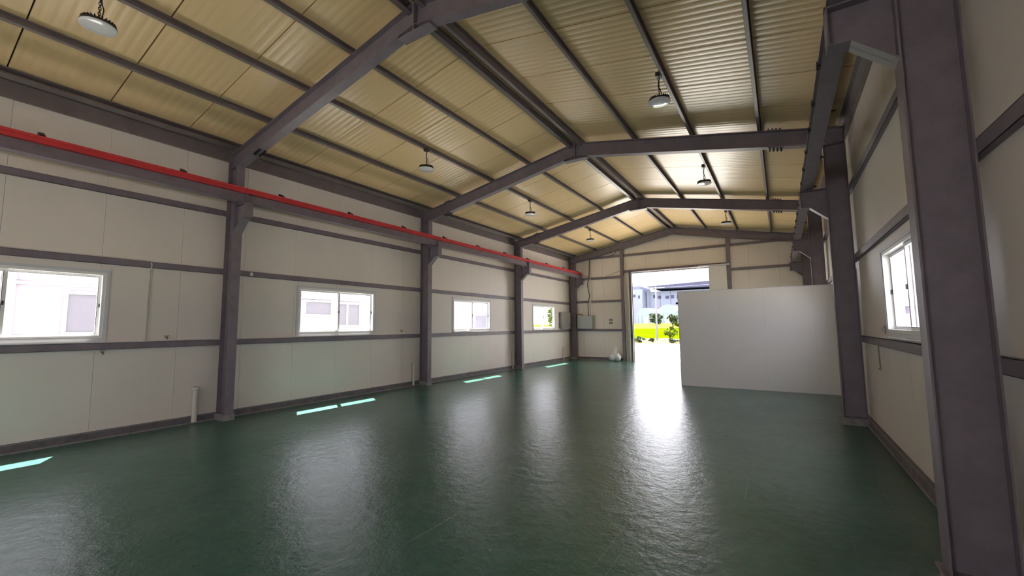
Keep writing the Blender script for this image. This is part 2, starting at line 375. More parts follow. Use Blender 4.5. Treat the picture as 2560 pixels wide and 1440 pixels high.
# ------------------------------------------------------------------ portal frames
def frame(y, label, end=False):
    fr = thing('portal_frame', (W/2, y+.075, 0), label, 'steel frame', 'steel portal frames of the hall')
    y1, yc = y+.15, y+.075; tf, tw = .011, .008
    for s in (1, -1):
        X = (lambda a: a) if s > 0 else (lambda a: W-a)
        c = MB()
        c.box(X(-.30), X(-.30+tf), y, y1, .10, zb(0)+RT-.06)
        c.box(X(-tf), X(0), y, y1, .10, zb(0)+.005)
        c.box(X(-.30+tf), X(-tf), yc-tw/2, yc+tw/2, .10, zb(0)+.03)
        c.box(X(-.30+tf), X(-tf), y+.01, y1-.01, zb(0)-.02, zb(0)-.01)
        co_ = build('column', c, 'steel', fr)
        bp = MB().box(X(-.33), X(.03), y-.015, y1+.015, .10, .118); build('base_plate', bp, 'steel', co_)
        pl = MB().box(X(-.345), X(.012), y-.018, y1+.018, 0, .10); build('plinth', pl, 'plinth', co_)
        # corbel carrying the crane beam
        k = MB(); zt = 3.85
        k.prism([(X(0), zt), (X(.355), zt), (X(.355), 3.565), (X(.235), 3.55), (X(0), 3.335)], yc-.005, yc+.005, 'y')
        k.box(X(0), X(.365), y, y1, zt-.012, zt); k.box(X(.355), X(.365), y, y1, 3.565, zt)
        k.prism([(X(.235), 3.55), (X(.365), 3.56), (X(.365), 3.572), (X(.232), 3.562)], y, y1, 'y')
        k.prism([(X(0), 3.335), (X(.235), 3.55), (X(.228), 3.56), (X(0), 3.351)], y, y1, 'y')
        build('corbel', k, 'steel', fr)
        # rafter
        r = MB(); xa, xb = -.30, W/2
        za, zm = 4.60+.19*xa, zb(W/2)
        dz = tf/math.cos(SL)
        r.prism([(X(-.005), zb(0)), (X(xb), zm), (X(xb), zm+dz), (X(-.005), zb(0)+dz)], y, y1, 'y')
        r.prism([(X(xa), za+RT-dz), (X(xb), zm+RT-dz), (X(xb), zm+RT), (X(xa), za+RT)], y, y1, 'y')
        r.prism([(X(xa), za+.05), (X(xb), zm), (X(xb), zm+RT), (X(xa), za+RT)], yc-tw/2, yc+tw/2, 'y')
        ro = build('rafter', r, 'steel', fr)
        # bolted splice near the eave
        xs0, xs1 = .55, .78
        for up_ in (0, 1):
            o0 = RT if up_ else -.012; sp = MB()
            sp.prism([(X(xs0), zb(xs0)+o0), (X(xs1), zb(xs1)+o0), (X(xs1), zb(xs1)+o0+.012), (X(xs0), zb(xs0)+o0+.012)], y+.003, y1-.003, 'y')
            build('splice_plate', sp, 'steel', ro)
        bo = MB()
        for i in range(4):
            xx = .58+.057*i
            for yy in (y+.03, y+.12):
                bo.box(X(xx-.012), X(xx+.012), yy-.012, yy+.012, zb(xx)-.045, zb(xx)-.010)
                bo.box(X(xx-.012), X(xx+.012), yy-.012, yy+.012, zb(xx)+RT+.010, zb(xx)+RT+.042)
        if not end: build('splice_bolts', bo, 'black_iron', ro)['kind'] = 'stuff'
    g = MB()
    if not end:
        g.box(4.235, 4.795, y, y1, 5.368, 5.380); g.box(4.235, 4.795, yc-.006, yc+.006, 5.38, 5.52); g.box(4.235, 4.247, y, y1, 5.38, 5.425); g.box(4.783, 4.795, y, y1, 5.38, 5.425)
        g.box(W/2-.012, W/2+.012, y+.002, y1-.002, 5.38, zb(W/2)+RT-.002)
        go = build('ridge_gusset', g, 'steel', fr)
        h = MB().lathe([(.0001, 0), (.017, 0), (.017, .004), (.0001, .004)], n=14); h.v = [(4.53+a, yc-.0065-c_, 5.475+b) for a, b, c_ in h.v]
        build('bolt_head', h, 'steel_pale', go)
    return fr
frame(YF[0], 'nearest dark steel portal frame, its right column fills the right edge')
frame(YF[1], 'second dark steel portal frame, just in front of the white partition')
frame(YF[2], 'third dark steel portal frame, rising behind the white partition')
frame(YF[3], 'dark steel portal frame standing flat against the far gable wall', end=True)
# ------------------------------------------------------------------ crane runway beams
def runway(s, label):
    X = (lambda a: a) if s > 0 else (lambda a: W-a)
    t = thing('crane_runway_beam', (X(.255), 6.2, 3.85), label, 'crane beam', 'crane runway beams along the side walls')
    ya, yb = -6.4, 18.72
    mb = MB(); mb.box(X(.18), X(.33), ya, yb, 3.852, 3.862); mb.box(X(.251), X(.259), ya, yb, 3.862, 4.02)
    build('beam', mb, 'steel', t)
    tfm = MB().box(X(.18), X(.33), ya, yb, 4.02, 4.032); build('top_flange', tfm, 'red_paint' if s > 0 else 'steel', t)
    r = MB(); r.box(X(.215), X(.295), ya, yb, 4.032, 4.045); r.box(X(.235), X(.275), ya, yb, 4.045, 4.09); r.box(X(.218), X(.292), ya, yb, 4.09, 4.128)
    build('rail', r, 'red_paint', t)
    for i in range(16):
        yy = -5.2+1.59*i-.02*(i % 2)
        c = MB(); c.box(X(.09), X(.20), yy-.02, yy+.02, 4.032, 4.045); c.prism([(X(.19), 4.032), (X(.214), 4.032), (X(.214), 4.165), (X(.09), 4.235), (X(.09), 4.195), (X(.19), 4.14)], yy-.03, yy+.03, 'y')
        build('rail_bracket', c, 'black_iron', t)
        for q in range(0 if s > 0 else 2):
            y2 = yy+.4+q*.8
            b = MB().box(X(.305), X(.338), y2-.035, y2+.035, 4.004, 4.050); build('rail_clip', b, 'dark_metal', t)
    for yf in YF:                                                   # web stiffeners over the corbels
        b = MB(); b.box(X(.19), X(.32), yf+.07, yf+.08, 3.862, 4.02); build('stiffener', b, 'steel', t)
    return t
runway(1, 'dark crane runway beam topped with a bright red rail along the left wall')
runway(-1, 'dark crane runway beam overhead along the right wall')
# ------------------------------------------------------------------ base channels
def baseb(name, x0, x1, y0, y1, label, side=None):
    o = MB()
    o.box(x0, x1, y0, y1, .015, .125)
    b = tag(build(name, o, 'base_channel'), label, 'baseboard', kind='structure')
    l = MB()
    if side == 'x+': l.box(x1, x1+.022, y0, y1, 0, .022); l.box(x1, x1+.012, y0, y1, .113, .125)
    elif side == 'x-': l.box(x0-.022, x0, y0, y1, 0, .022); l.box(x0-.012, x0, y0, y1, .113, .125)
    else: l.box(x0, x1, y0-.022, y0, 0, .022)
    build('mortar_edge', l, 'plinth', b)
baseb('baseboard_left', -.35, -.31, Y0, 18.6, 'dirty grey base channel along the foot of the left wall', 'x+')
baseb('baseboard_right', W+.31, W+.35, Y0, 18.6, 'grey base channel along the foot of the right wall', 'x-')
baseb('baseboard_far', -.3, 2.19, 18.74, 18.78, 'grey base channel along the foot of the far wall', 'y')
# ------------------------------------------------------------------ windows
def window(n, s, c, label, handle=True):
    X = (lambda a: a) if s > 0 else (lambda a: W-a)
    t = thing('window_%d' % n, (X(-.40), c, WZ0), label, 'window', kind='structure')
    y0, y1, z0, z1 = c-WH, c+WH, WZ0, WZ1; fw = .05
    f = MB()
    for (a, b, zc, zd) in ((y0, y1, z0, z0+fw), (y0, y1, z1-fw, z1), (y0, y0+fw, z0+fw, z1-fw), (y1-fw, y1, z0+fw, z1-fw)):
        f.box(X(-.345), X(-.455), a, b, zc, zd)
    build('frame', f, 'white_pvc', t)
    tr = MB(); e = .03
    for (a, b, zc, zd) in ((y0-e, y1+e, z0-e, z0+.012), (y0-e, y1+e, z1-.012, z1+e), (y0-e, y0+.012, z0+.012, z1-.012), (y1-.012, y1+e, z0+.012, z1-.012)):
        tr.box(X(-.336), X(-.35), a, b, zc, zd)
    build('casing', tr, 'grey_trim', t)
    si = MB().box(X(-.30), X(-.36), y0-.04, y1+.04, z0-.052, z0-.036); build('sill', si, 'white_pvc', t)
    for k, (a, b, xa) in enumerate(((y0+fw-.01, c+.025, -.375), (c-.025, y1-fw+.01, -.415))):
        sa = MB(); sw = .042; za, zb_ = z0+fw-.008, z1-fw+.008
        for (p, q, r, u) in ((a, b, za, za+sw), (a, b, zb_-sw, zb_), (a, a+sw, za+sw, zb_-sw), (b-sw, b, za+sw, zb_-sw)):
            sa.box(X(xa), X(xa-.03), p, q, r, u)
        so_ = build('sash', sa, 'white_pvc', t)
        build('pane', MB().box(X(xa-.013), X(xa-.017), a+sw-.004, b-sw+.004, za+sw-.004, zb_-sw+.004), 'glass', so_)
        g = MB()
        gx = (X(xa+.0008), X(xa-.0005))
        for (p, q, r, u) in ((a+sw-.006, b-sw+.006, za+sw-.006, za+sw), (a+sw-.006, b-sw+.006, zb_-sw, zb_-sw+.006), (a+sw-.006, a+sw, za+sw, zb_-sw), (b-sw, b-sw+.006, za+sw, zb_-sw)):
            g.box(*gx, p, q, r, u)
        build('gasket', g, 'gasket', so_)
        if handle:
            hy = b-.024 if k == 0 else b-.012
            build('latch', MB().box(X(xa), X(xa+.018), hy-.009, hy+.009, (za+zb_)/2-.03, (za+zb_)/2+.025), 'black_iron', so_)
    return t
lab_l = ['ivory framed sliding window in the left wall behind the camera', 'white framed sliding window cut by the left edge of the photo',
         'white sliding window on the left wall between the first and second columns', 'white sliding window on the left wall between the second and third columns',
         'smallest looking white sliding window, left wall beside the grey box']
for i, c in enumerate(WIN_L): window(i+1, 1, c, lab_l[i])
lab_r = ['white sliding window in the right wall behind the camera', 'white sliding window in the right wall level with the camera',
         'white sliding window on the right wall between the two near dark columns', 'white sliding window on the right wall just before the partition',
         'white sliding window on the right wall behind the partition']
for i, c in enumerate(WIN_R): window(i+6, -1, c, lab_r[i])
for i, (p, q) in enumerate(BW):  # added rear windows, unseen, lighting the faces turned towards the camera
    t = thing('window_%d' % (i+11), ((p+q)/2, -6.55, WZ0), ('left', 'right')[i]+' white window in the rear gable behind the camera', 'window', kind='structure')
    f = MB()
    for (a, b, zc, zd) in ((p, q, WZ0, WZ0+.05), (p, q, WZ1-.05, WZ1), (p, p+.05, WZ0+.05, WZ1-.05), (q-.05, q, WZ0+.05, WZ1-.05), ((p+q)/2-.03, (p+q)/2+.03, WZ0+.05, WZ1-.05)): f.box(a, b, -6.61, -6.49, zc, zd)
    build('frame', f, 'white_pvc', t)
    for a, b in ((p+.05, (p+q)/2-.03), ((p+q)/2+.03, q-.05)): build('pane', MB().box(a, b, -6.552, -6.548, WZ0+.05, WZ1-.05), 'glass', t)
d = thing('door_2', (4.55, -6.55, 0), 'open doorway in the rear gable behind the camera', 'door', kind='structure')  # doorway added out of view to light the near faces
for a in RD: build('jamb', MB().box(a-.05, a+.05, -6.62, -6.46, 0, DZ+.05), 'base_channel', d)
build('header', MB().box(RD[0], RD[1], -6.62, -6.46, DZ, DZ+.10), 'steel', d)
# ------------------------------------------------------------------ doorway of the far wall
d = thing('door_1', (4.28, 18.75, 0), 'tall open sliding doorway in the far wall showing the yard', 'door', kind='structure')
j = MB(); j.box(DX0-.10, DX0, 18.70, 18.90, 0, DZ+.06); build('jamb', j, 'base_channel', d)
j = MB(); j.box(DX1, DX1+.05, 18.74, 18.90, 0, DZ+.06); build('jamb', j, 'base_channel', d)
h = MB(); h.box(2.21, 6.66, 18.70, 18.78, DZ+.02, DZ+.11); h.box(2.21, 6.66, 18.68, 18.70, DZ+.10, DZ+.115); h.box(DX0, DX1, 18.88, 18.93, DZ-.035, DZ+.03); build('header', h, 'steel', d)
tk = MB(); tk.box(5.5, 6.66, 18.62, 18.68, DZ-.005, DZ+.055); build('track', tk, 'grey_trim', d)
lf = MB(); lf.box(5.90, 6.54, 18.66, 18.72, .03, DZ-.01); dl = build('door_leaf', lf, 'partition_panel', d)
e = MB(); e.box(5.885, 5.90, 18.655, 18.725, .03, DZ-.01); build('leaf_edge', e, 'grey_trim', dl)
lk = MB(); lk.box(DX0-.07, DX0-.03, 18.685, 18.70, 1.02, 1.16); build('latch_plate', lk, 'black_iron', d)
# ------------------------------------------------------------------ white partition
PY, PX0, PZ = 11.906, 5.955, 2.485
pt = thing('wall_partition', (7.6, PY, 0), 'low white panel partition standing across the right side of the hall', 'partition', kind='structure')
for a, b in ((5.955, 6.950), (6.950, 7.925), (7.925, 8.915), (8.915, XWR)):
    mb = MB(); mb.box(a+.0007, b-.0007, PY, PY+.075, .012, PZ-.012); build('partition_panel', mb, 'partition_panel', pt)
build('panel_core', MB().box(PX0+.01, XWR-.005, PY+.006, PY+.069, .012, PZ-.02), 'seam', pt)
cp = MB(); cp.box(PX0-.004, XWR, PY-.003, PY+.078, PZ-.014, PZ); build('top_cap', cp, 'grey_trim', pt)
cp = MB(); cp.box(PX0-.006, PX0+.002, PY-.003, PY+.078, 0, PZ-.014); build('edge_cap', cp, 'box_brown', pt)
cp = MB(); cp.box(PX0, XWR, PY-.002, PY+.077, 0, .012); build('floor_track', cp, 'grey_trim', pt)
lamp_knob = MB().lathe([(.0, -.03), (.03, -.02), (.035, .02), (.0, .03)], (PX0-.035, PY+.04, 2.17), 12)
build('edge_fitting', lamp_knob, 'dark_metal', pt)
# ------------------------------------------------------------------ high bay lamps
def make_lamp(loc, label, side, drop):
    x, y, z = loc
    t = thing('high_bay_lamp', loc, label, 'lamp', 'round high bay lamps hung from the purlins')
    hs = MB(); hs.lathe([(.152, -.012), (.156, .0), (.150, .022), (.11, .03), (.09, .055), (.05, .062), (.0001, .064)], loc, 36, caps=False)
    ho = build('housing', hs, 'black_iron', t)
    fn = MB()
    for k in range(28):
        a = 2*math.pi*k/28; ca, sa = math.cos(a), math.sin(a)
        for (r0, r1, z0, z1) in ((.075, .145, .02, .052),):
            tx, ty = -sa*.004, ca*.004
            p = [(x+ca*r0+tx, y+sa*r0+ty), (x+ca*r1+tx, y+sa*r1+ty), (x+ca*r1-tx, y+sa*r1-ty), (x+ca*r0-tx, y+sa*r0-ty)]
            fn.prism(p, z+z0, z+z1, 'z')
    build('cooling_fins', fn, 'black_iron', ho)
    rm = MB(); rm.lathe([(.126, -.014), (.152, -.016), (.156, -.004)], loc, 36, caps=False); build('rim', rm, 'lens', t)
    le = MB(); le.lathe([(.0001, -.022), (.06, -.0205), (.105, -.017), (.128, -.012)], loc, 36, caps=False); build('lens', le, 'lens', t)
    hk = MB(); hk.torus((x, y, z+.085), .022, .005, 'x'); build('eye_hook', hk, 'black_iron', t)
    ch = MB(); zz = z+.115; k = 0
    while zz < z+drop-.02:
        ch.torus((x, y, zz), .012, .0038, 'x' if k % 2 else 'y', 8, 5, 1.7); zz += .029; k += 1
    build('chain', ch, 'dark_metal', t)
    cb = MB().tube([(x+.012, y, z+.06), (x+.03, y+.02, z+.12), (x+.012, y+.03, z+.2), (x-.02, y+.02, z+.27), (x+.015, y, z+drop-.05), (x+.01, y, z+drop)], .006, 6); build('cable', cb, 'black_iron', t)
    bx = MB(); bx.box(x-.035, x+.035, y-.05, y+.05, z+drop-.015, z+drop+.05); build('junction_box', bx, 'dark_metal', t)
    return t
LZ = 4.895
zp = 4.60+RT+.19*2.17
protoL = make_lamp((2.19, 1.20, LZ), 'round high bay lamp nearest the camera, top left under the yellow ceiling', 1, zp-LZ-.03)
for yy, lb in ((6.22, 'round high bay lamp, second in the left row, between first and second frames'),
               (10.55, 'round high bay lamp, third in the left row, between second and third frames'),
               (15.2, 'round high bay lamp, farthest in the left row near the gable')):
    c = copy_tree(protoL, (2.19, yy, LZ)); c['label'] = lb
for yy, lb in ((6.2, 'largest round high bay lamp of the right row, under the ribbed ceiling'),
               (10.5, 'round high bay lamp, middle of the right row, between second and third frames'),
               (15.2, 'round high bay lamp, farthest in the right row just above the gable')):
    c = copy_tree(protoL, (6.93, yy, LZ)); c['label'] = lb
# ------------------------------------------------------------------ electrical boxes, conduits and pipes
b = thing('distribution_board', (.46, 18.64, 1.44), 'wide light grey electrical cabinet on the far wall beside the corner column', 'electrical box')
build('body', MB().box(.08, .84, 18.56, 18.73, 1.44, 2.045), 'box_grey', b)
dr = build('cabinet_door', MB().box(.10, .82, 18.548, 18.56, 1.46, 2.025), 'box_grey', b)
for i, zz in enumerate((1.68, 1.75, 1.82)):
    kn = MB().lathe([(.0001, 0), (.02, 0), (.02, .012), (.0001, .014)], n=12); kn.v = [(.36+a, 18.548-c_, zz+bb) for a, bb, c_ in kn.v]; build('indicator', kn, 'white_pvc', dr)
b = thing('meter_box', (-.15, 17.8, 1.45), 'narrow brown grey box on the left wall beside the corner column', 'electrical box')
build('body', MB().box(-.30, -.13, 17.50, 18.25, 1.45, 2.22), 'box_brown', b)
dr = build('box_door', MB().box(-.13, -.122, 17.52, 18.23, 1.47, 2.20), 'box_brown', b)
build('lock', MB().box(-.122, -.112, 18.10, 18.14, 1.60, 1.68), 'chrome', dr)
def pipe(name, pts, r, mt, label, cat, group=None, n=10):
    z = min(p[2] for p in pts); p0 = pts[0]
    return tag(build(name, MB().tube(pts, r, n), mt, None, (p0[0], p0[1], z)), label, cat, group)
pipe('conduit', [(.66, 18.70, 2.045), (.665, 18.70, 2.7), (.64, 18.69, 3.3), (.66, 18.70, 3.9), (.67, 18.69, 4.72)], .022, 'white_pipe', 'pale conduit rising from the grey cabinet, left one of the bundle', 'conduit')
pipe('conduit', [(.74, 18.70, 2.045), (.735, 18.70, 2.8), (.75, 18.69, 3.4), (.735, 18.70, 4.05)], .017, 'white_pvc', 'white conduit rising from the grey cabinet, right one of the bundle', 'conduit')
pipe('cable', [(.62, 18.67, 2.045), (.60, 18.66, 2.6), (.70, 18.66, 3.0), (.59, 18.66, 3.5), (.70, 18.66, 4.0), (.72, 18.66, 4.5), (.74, 18.67, 4.74)], .016, 'dark_metal', 'dark cable winding up beside the pale conduits over the grey cabinet', 'cable')
pipe('cable', [(.04, 18.55, 1.45), (.03, 18.55, 1.9), (.05, 18.55, 2.09), (.12, 18.56, 2.13), (.30, 18.60, 2.12), (.36, 18.62, 2.045)], .014, 'dark_metal', 'dark cable looping over the top left of the grey cabinet', 'cable')
pipe('cable', [(.28, 18.70, 4.03), (.8, 18.68, 3.84), (1.4, 18.67, 3.80), (1.9, 18.67, 3.98), (2.2, 18.67, 4.06)], .007, 'dark_metal', 'thin dark cable sagging from the red rail to the door header', 'cable')
pipe('cable', [(1.75, 18.70, 4.83), (1.93, 18.69, 4.86), (2.02, 18.69, 4.95), (2.06, 18.69, 5.08)], .011, 'dark_metal', 'short dark cable curling up to the far rafter beside the post', 'cable')
pipe('conduit', [(2.385, 18.70, 0), (2.37, 18.70, 2.0), (2.36, 18.70, 3.85)], .016, 'white_pvc', 'white conduit running down against the left door post', 'conduit')
pipe('conduit', [(2.56, 18.69, .02), (2.555, 18.69, 2.0), (2.54, 18.69, 3.86)], .016, 'white_pvc', 'white conduit running down beside the left door jamb', 'conduit')
sw = thing('switch_box', (2.47, 18.70, 1.40), 'small pale switch box between the two conduits by the doorway', 'switch')
build('body', MB().box(2.42, 2.53, 18.67, 18.71, 1.39, 1.50), 'white_pvc', sw); build('rocker', MB().box(2.45, 2.50, 18.662, 18.67, 1.415, 1.475), 'grey_trim', sw)
n_ = thing('notice_sheet', (1.66, 18.775, 1.63), 'small grey printed notice fixed on the far wall', 'notice')
build('sheet', MB().box(1.565, 1.765, 18.772, 18.78, 1.63, 1.915), 'paper', n_)
for zz, hh in ((1.80, .09), (1.655, .10)):
    for k in range(4): build('printed_block', MB().box(1.585+.041*k, 1.617+.041*k, 18.770, 18.7725, zz, zz+hh), 'print_grey', n_)
# downpipe stubs by the columns
for i, (yy, rr, lb) in enumerate(((3.25, .042, 'thick white pipe stub at the wall foot before the first column'), (8.35, .030, 'white pipe stub at the wall foot before the second column'),
                                  (13.42, .032, 'white pipe stub with a cap at the wall foot before the third column'), (17.80, .022, 'thin white pipe stub at the wall foot near the far corner'))):
    t = thing('pipe_stub', (-.30, yy, 0), lb, 'pipe', 'white pipe stubs at the foot of the left wall')
    build('pipe', MB().tube([(-.30+.0, yy, .022), (-.30, yy, .61)], rr, 14), 'white_pipe', t)
    build('socket', MB().lathe([(rr+.001, 0), (rr+.006, 0), (rr+.006, .06), (rr+.001, .06)], (-.30, yy, .55), 16), 'white_pipe', t)
# thin surface conduit around the first bay of the left wall
pipe('conduit', [(-.325, -6.3, 2.712), (-.325, 2.50, 2.712), (-.322, 2.53, 2.70), (-.29, 2.535, 2.66), (-.29, 2.535, 2.60), (-.335, 2.53, 2.57), (-.335, 2.525, 1.45), (-.33, 2.54, 1.425), (-.33, 2.58, 1.42), (-.33, 3.50, 1.42)], .011, 'white_pipe', 'thin ivory conduit dropping down the left wall right of the nearest window', 'conduit')
def tap(x, y, z, s, label, dn=.0):
    t = thing('water_tap', (x, y, z), label, 'tap')
    build('elbow', MB().tube([(x, y, z), (x+s*.05, y, z), (x+s*.06, y, z-.03)], .014, 8), 'brass', t)
    build('handle', MB().box(x+s*.03, x+s*.045, y-.035, y+.035, z+.02, z+.03), 'brass', t)
tap(-.35, 2.80, 1.475, 1, 'small rusty tap fitting above the lower girt of the nearest bay')
tap(-.35, 7.92, 1.50, 1, 'small tap fitting above the lower girt right of the second window')
t = thing('drop_pipe', (W+.29, 7.17, .98), 'thin dark pipe with a tap hanging below the right window', 'pipe')
build('pipe', MB().tube([(W+.29, 7.21, 1.36), (W+.29, 7.19, 1.2), (W+.29, 7.16, 1.0)], .008, 8), 'steel_pale', t)
build('tap', MB().tube([(W+.29, 7.16, 1.0), (W+.29, 7.22, .995), (W+.29, 7.27, 1.0)], .009, 8), 'brass', t)
sp = thing('window_hook', (W+.33, 6.93, 1.44), 'small metal bracket at the lower far corner of the right window', 'bracket')
build('plate', MB().box(W+.328, W+.336, 6.915, 6.95, 1.46, 1.57), 'steel_pale', sp); build('hook', MB().tube([(W+.325, 6.93, 1.55), (W+.305, 6.93, 1.54), (W+.305, 6.93, 1.49)], .005, 6), 'steel_pale', sp)
ws = MB().lathe([(.0001, 0), (.030, 0), (.034, .006), (.030, .016), (.0001, .02)], n=20); ws.v = [(-.30+c_, 4.06+a, 2.645+bb*1.2) for a, bb, c_ in ws.v]  # plain small white disc on the girt face
tag(build('wall_button', ws, 'white_pvc', None, (-.30, 4.06, 2.645)), 'small round white cap on the girt right of the first column', 'cap')
tap(-.35, 2.03, 1.27, 1, 'rusty bolt fitting just under the lower girt below the nearest window')
for c, lb in ((WIN_L[3], 'white hose clipped along the sill of the window beyond the second column'), (WIN_L[4], 'white hose clipped along the sill of the window beside the grey box')):
    pipe('hose', [(-.318, c-.95, 1.452), (-.318, c-.30, 1.452), (-.318, c-.25, 1.462), (-.322, c-.24, 1.53), (-.325, c-.18, 1.555), (-.33, c-.02, 1.56)], .014, 'white_pvc', lb, 'hose')
# ------------------------------------------------------------------ plastic bag heap
def blob(mb, c, r, seed, sq=(1, 1, 1), n=14, k=9):
    rnd = random.Random(seed); ph = [rnd.uniform(0, 6.28) for _ in range(6)]
    vs_ = []
    for i in range(k+1):
        th = math.pi*i/k
        for jx in range(n):
            a = 2*math.pi*jx/n; rr = r*(1+.13*math.sin(3*a+ph[0]+2*th)+.10*math.sin(5*a+ph[1]-3*th)+.08*math.sin(7*th+ph[2]+a))
            vs_.append((c[0]+rr*sq[0]*math.sin(th)*math.cos(a), c[1]+rr*sq[1]*math.sin(th)*math.sin(a), max(.002, c[2]+rr*sq[2]*math.cos(th))))
    mb.add(vs_, [(i*n+jx, (i+1)*n+jx, (i+1)*n+(jx+1) % n, i*n+(jx+1) % n) for i in range(k) for jx in range(n)], True)
bg_ = thing('plastic_bag', (1.9, 18.5, 0), 'crumpled white plastic bag slumped on the floor left of the doorway', 'bag')
m1 = MB(); blob(m1, (1.82, 18.52, .13), .19, 3, (1, .8, .95)); build('lower_bag', m1, 'plastic_bag', bg_)
m1 = MB(); blob(m1, (2.02, 18.50, .16), .15, 5, (.9, .8, 1.2)); blob(m1, (1.88, 18.56, .32), .11, 8, (.7, .7, 1.3)); build('upper_bag', m1, 'plastic_bag', bg_)
m1 = MB().tube([(1.90, 18.58, .40), (1.91, 18.60, .52), (1.90, 18.62, .60)], [.035, .05, .03], 8); build('bag_neck', m1, 'plastic_bag', bg_)
# ------------------------------------------------------------------ outside: yard, neighbours, fields
tag(build('ground', MB().box(-70, 70, -50, 37, -.3, -.06), 'concrete_yard'), 'pale sunlit concrete yard outside the doorway', 'yard', kind='structure')
fl = MB(); NXf, NYf = 60, 40; rnd = random.Random(2)
for i in range(NYf+1):
    for k in range(NXf+1):
        yy = 46+(60-46)*i/NYf; xx = -40+52*k/NXf
        fl.v.append((xx, yy, .12+.93*(i/NYf)+rnd.uniform(-.05, .05)))
for i in range(NYf):
    for k in range(NXf):
        a = i*(NXf+1)+k; fl.f.append((a, a+1, a+NXf+2, a+NXf+1))
tag(build('paddy_field', fl, 'paddy', None, (0, 46, 0)), 'bright yellow green rice paddy beyond the yard', 'field', kind='stuff')
bk = MB(); bk.add([(-70, 37, -.06), (70, 37, -.06), (70, 46, .05), (-70, 46, .05)], [(0, 1, 2, 3)]); tag(build('verge', bk, 'soil'), 'strip of bare earth between yard and paddy', 'ground', kind='structure')
bk = MB(); bk.add([(-120, 60.1, 1.0), (60, 60.1, 1.0), (60, 95, 1.9), (-120, 95, 1.9), (-120, 400, 2.2), (60, 400, 2.2)], [(0, 1, 2, 3), (3, 2, 5, 4)]); tag(build('far_bank', bk, 'grass_bank'), 'pale grassy bank behind the paddy', 'ground', kind='structure')
def foliage(mb, c, rad, n, size, seed):
    rnd = random.Random(seed); lobes = []
    for k in range(11):                                   # uneven clumps on the crown
        a, b_ = rnd.uniform(0, 6.283), math.acos(rnd.uniform(-.9, 1)); q = rnd.uniform(.25, .95); f = rnd.uniform(.22, .48)
        lobes.append((Vector((c[0]+rad[0]*q*math.sin(b_)*math.cos(a), c[1]+rad[1]*q*math.sin(b_)*math.sin(a), c[2]+rad[2]*q*math.cos(b_))), f))
    for _ in range(n):
        lc, f = rnd.choice(lobes); a, b_ = rnd.uniform(0, 6.283), math.acos(rnd.uniform(-1, 1)); r = rnd.uniform(.2, 1)**.5*f
        p = lc+Vector((rad[0]*r*math.sin(b_)*math.cos(a), rad[1]*r*math.sin(b_)*math.sin(a), rad[2]*r*math.cos(b_)))
        d1 = Vector((rnd.uniform(-1, 1), rnd.uniform(-1, 1), rnd.uniform(-1, 1))).normalized(); d2 = d1.cross(Vector((rnd.uniform(-1, 1), rnd.uniform(-1, 1), rnd.uniform(-1, 1)))).normalized(); s_ = size*rnd.uniform(.6, 1.3)
        mb.add([p-d1*s_, p+d2*s_*.45, p+d1*s_, p-d2*s_*.45], [(0, 1, 2, 3)])
def shrub(name, x, y, z, rx, h, n, size, seed, mt, label, stem=.3, cat='shrub', group='shrubs seen through the doorway'):
    t = thing(name, (x, y, z), label, cat, group); f = MB(); foliage(f, (x, y, z+h*(1+stem)/2), (rx, rx*.8, h*(1-stem)/2+.02), n, size, seed); build('foliage', f, mt, t)
    s_ = MB(); s_.tube([(x, y, z-.1), (x+.05, y, z+h*.7)], [.05*h, .02*h], 6)
    s_.tube([(x, y, z+h*.25), (x-rx*.5, y, z+h*.7)], [.03*h, .012*h], 6); build('stem', s_, 'bark', t)
shrub('low_shrub', -3.15, 39.5, -.02, .7, .52, 500, .09, 1, 'leaf', 'low dark shrub at the left foot of the paddy beside the door jamb', .05)
shrub('low_shrub', -2.0, 40.2, -.02, .3, .36, 220, .09, 2, 'leaf', 'small dark shrub just left of the utility pole foot', .05)
shrub('low_shrub', .05, 39.5, -.02, .6, .38, 350, .08, 3, 'leaf', 'low dark shrub at the paddy edge beside the partition', .05)
shrub('young_tree', -.55, 41.0, 0, .62, 1.55, 420, .10, 4, 'leaf_light', 'thin leafy sapling in front of the bright paddy', .2)
shrub('bushy_tree', -7.1, 63, 1.0, 1.0, 2.3, 700, .17, 5, 'leaf', 'rounded bushy tree left of the utility pole behind the paddy', .25, 'tree', 'trees behind the paddy')
shrub('bushy_tree', -5.0, 64, 1.0, .8, 2.0, 600, .17, 6, 'leaf', 'rounded bushy tree right of the utility pole behind the paddy', .3, 'tree', 'trees behind the paddy')
shrub('bushy_tree', -3.5, 67, 1.1, .9, 3.6, 700, .18, 7, 'leaf', 'taller tree cut by the edge of the white partition', .3, 'tree', 'trees behind the paddy')
shrub('bushy_tree', -3.6, 62.5, 1.0, 1.1, 1.1, 600, .16, 8, 'leaf_light', 'wide low pale bush under the taller tree by the partition', .1, 'tree', 'trees behind the paddy')
shrub('bushy_tree', -9.4, 35.6, -.05, 1.3, 4.0, 700, .22, 9, 'leaf_light', 'leafy tree seen through the smallest window of the left wall', .15, 'tree')
pl = thing('utility_pole', (-2.45, 44, 0), 'tall thin grey utility pole standing in front of the paddy', 'pole')
build('shaft', MB().tube([(-2.45, 44, -.1), (-2.36, 44, 5.5)], [.10, .07], 12), 'pole_concrete', pl)
build('cross_arm', MB().box(-3.2, -1.5, 43.95, 44.05, 5.30, 5.38), 'pole_concrete', pl)
tag(build('overhead_wire', MB().tube([(-3.1, 44, 5.42), (-.5, 44, 5.36), (2.0, 44, 5.40), (6, 44, 5.55)], .018, 6), 'pole_concrete', None, (-3.1, 44, 5.36)), 'overhead wire running right from the utility pole', 'wire')
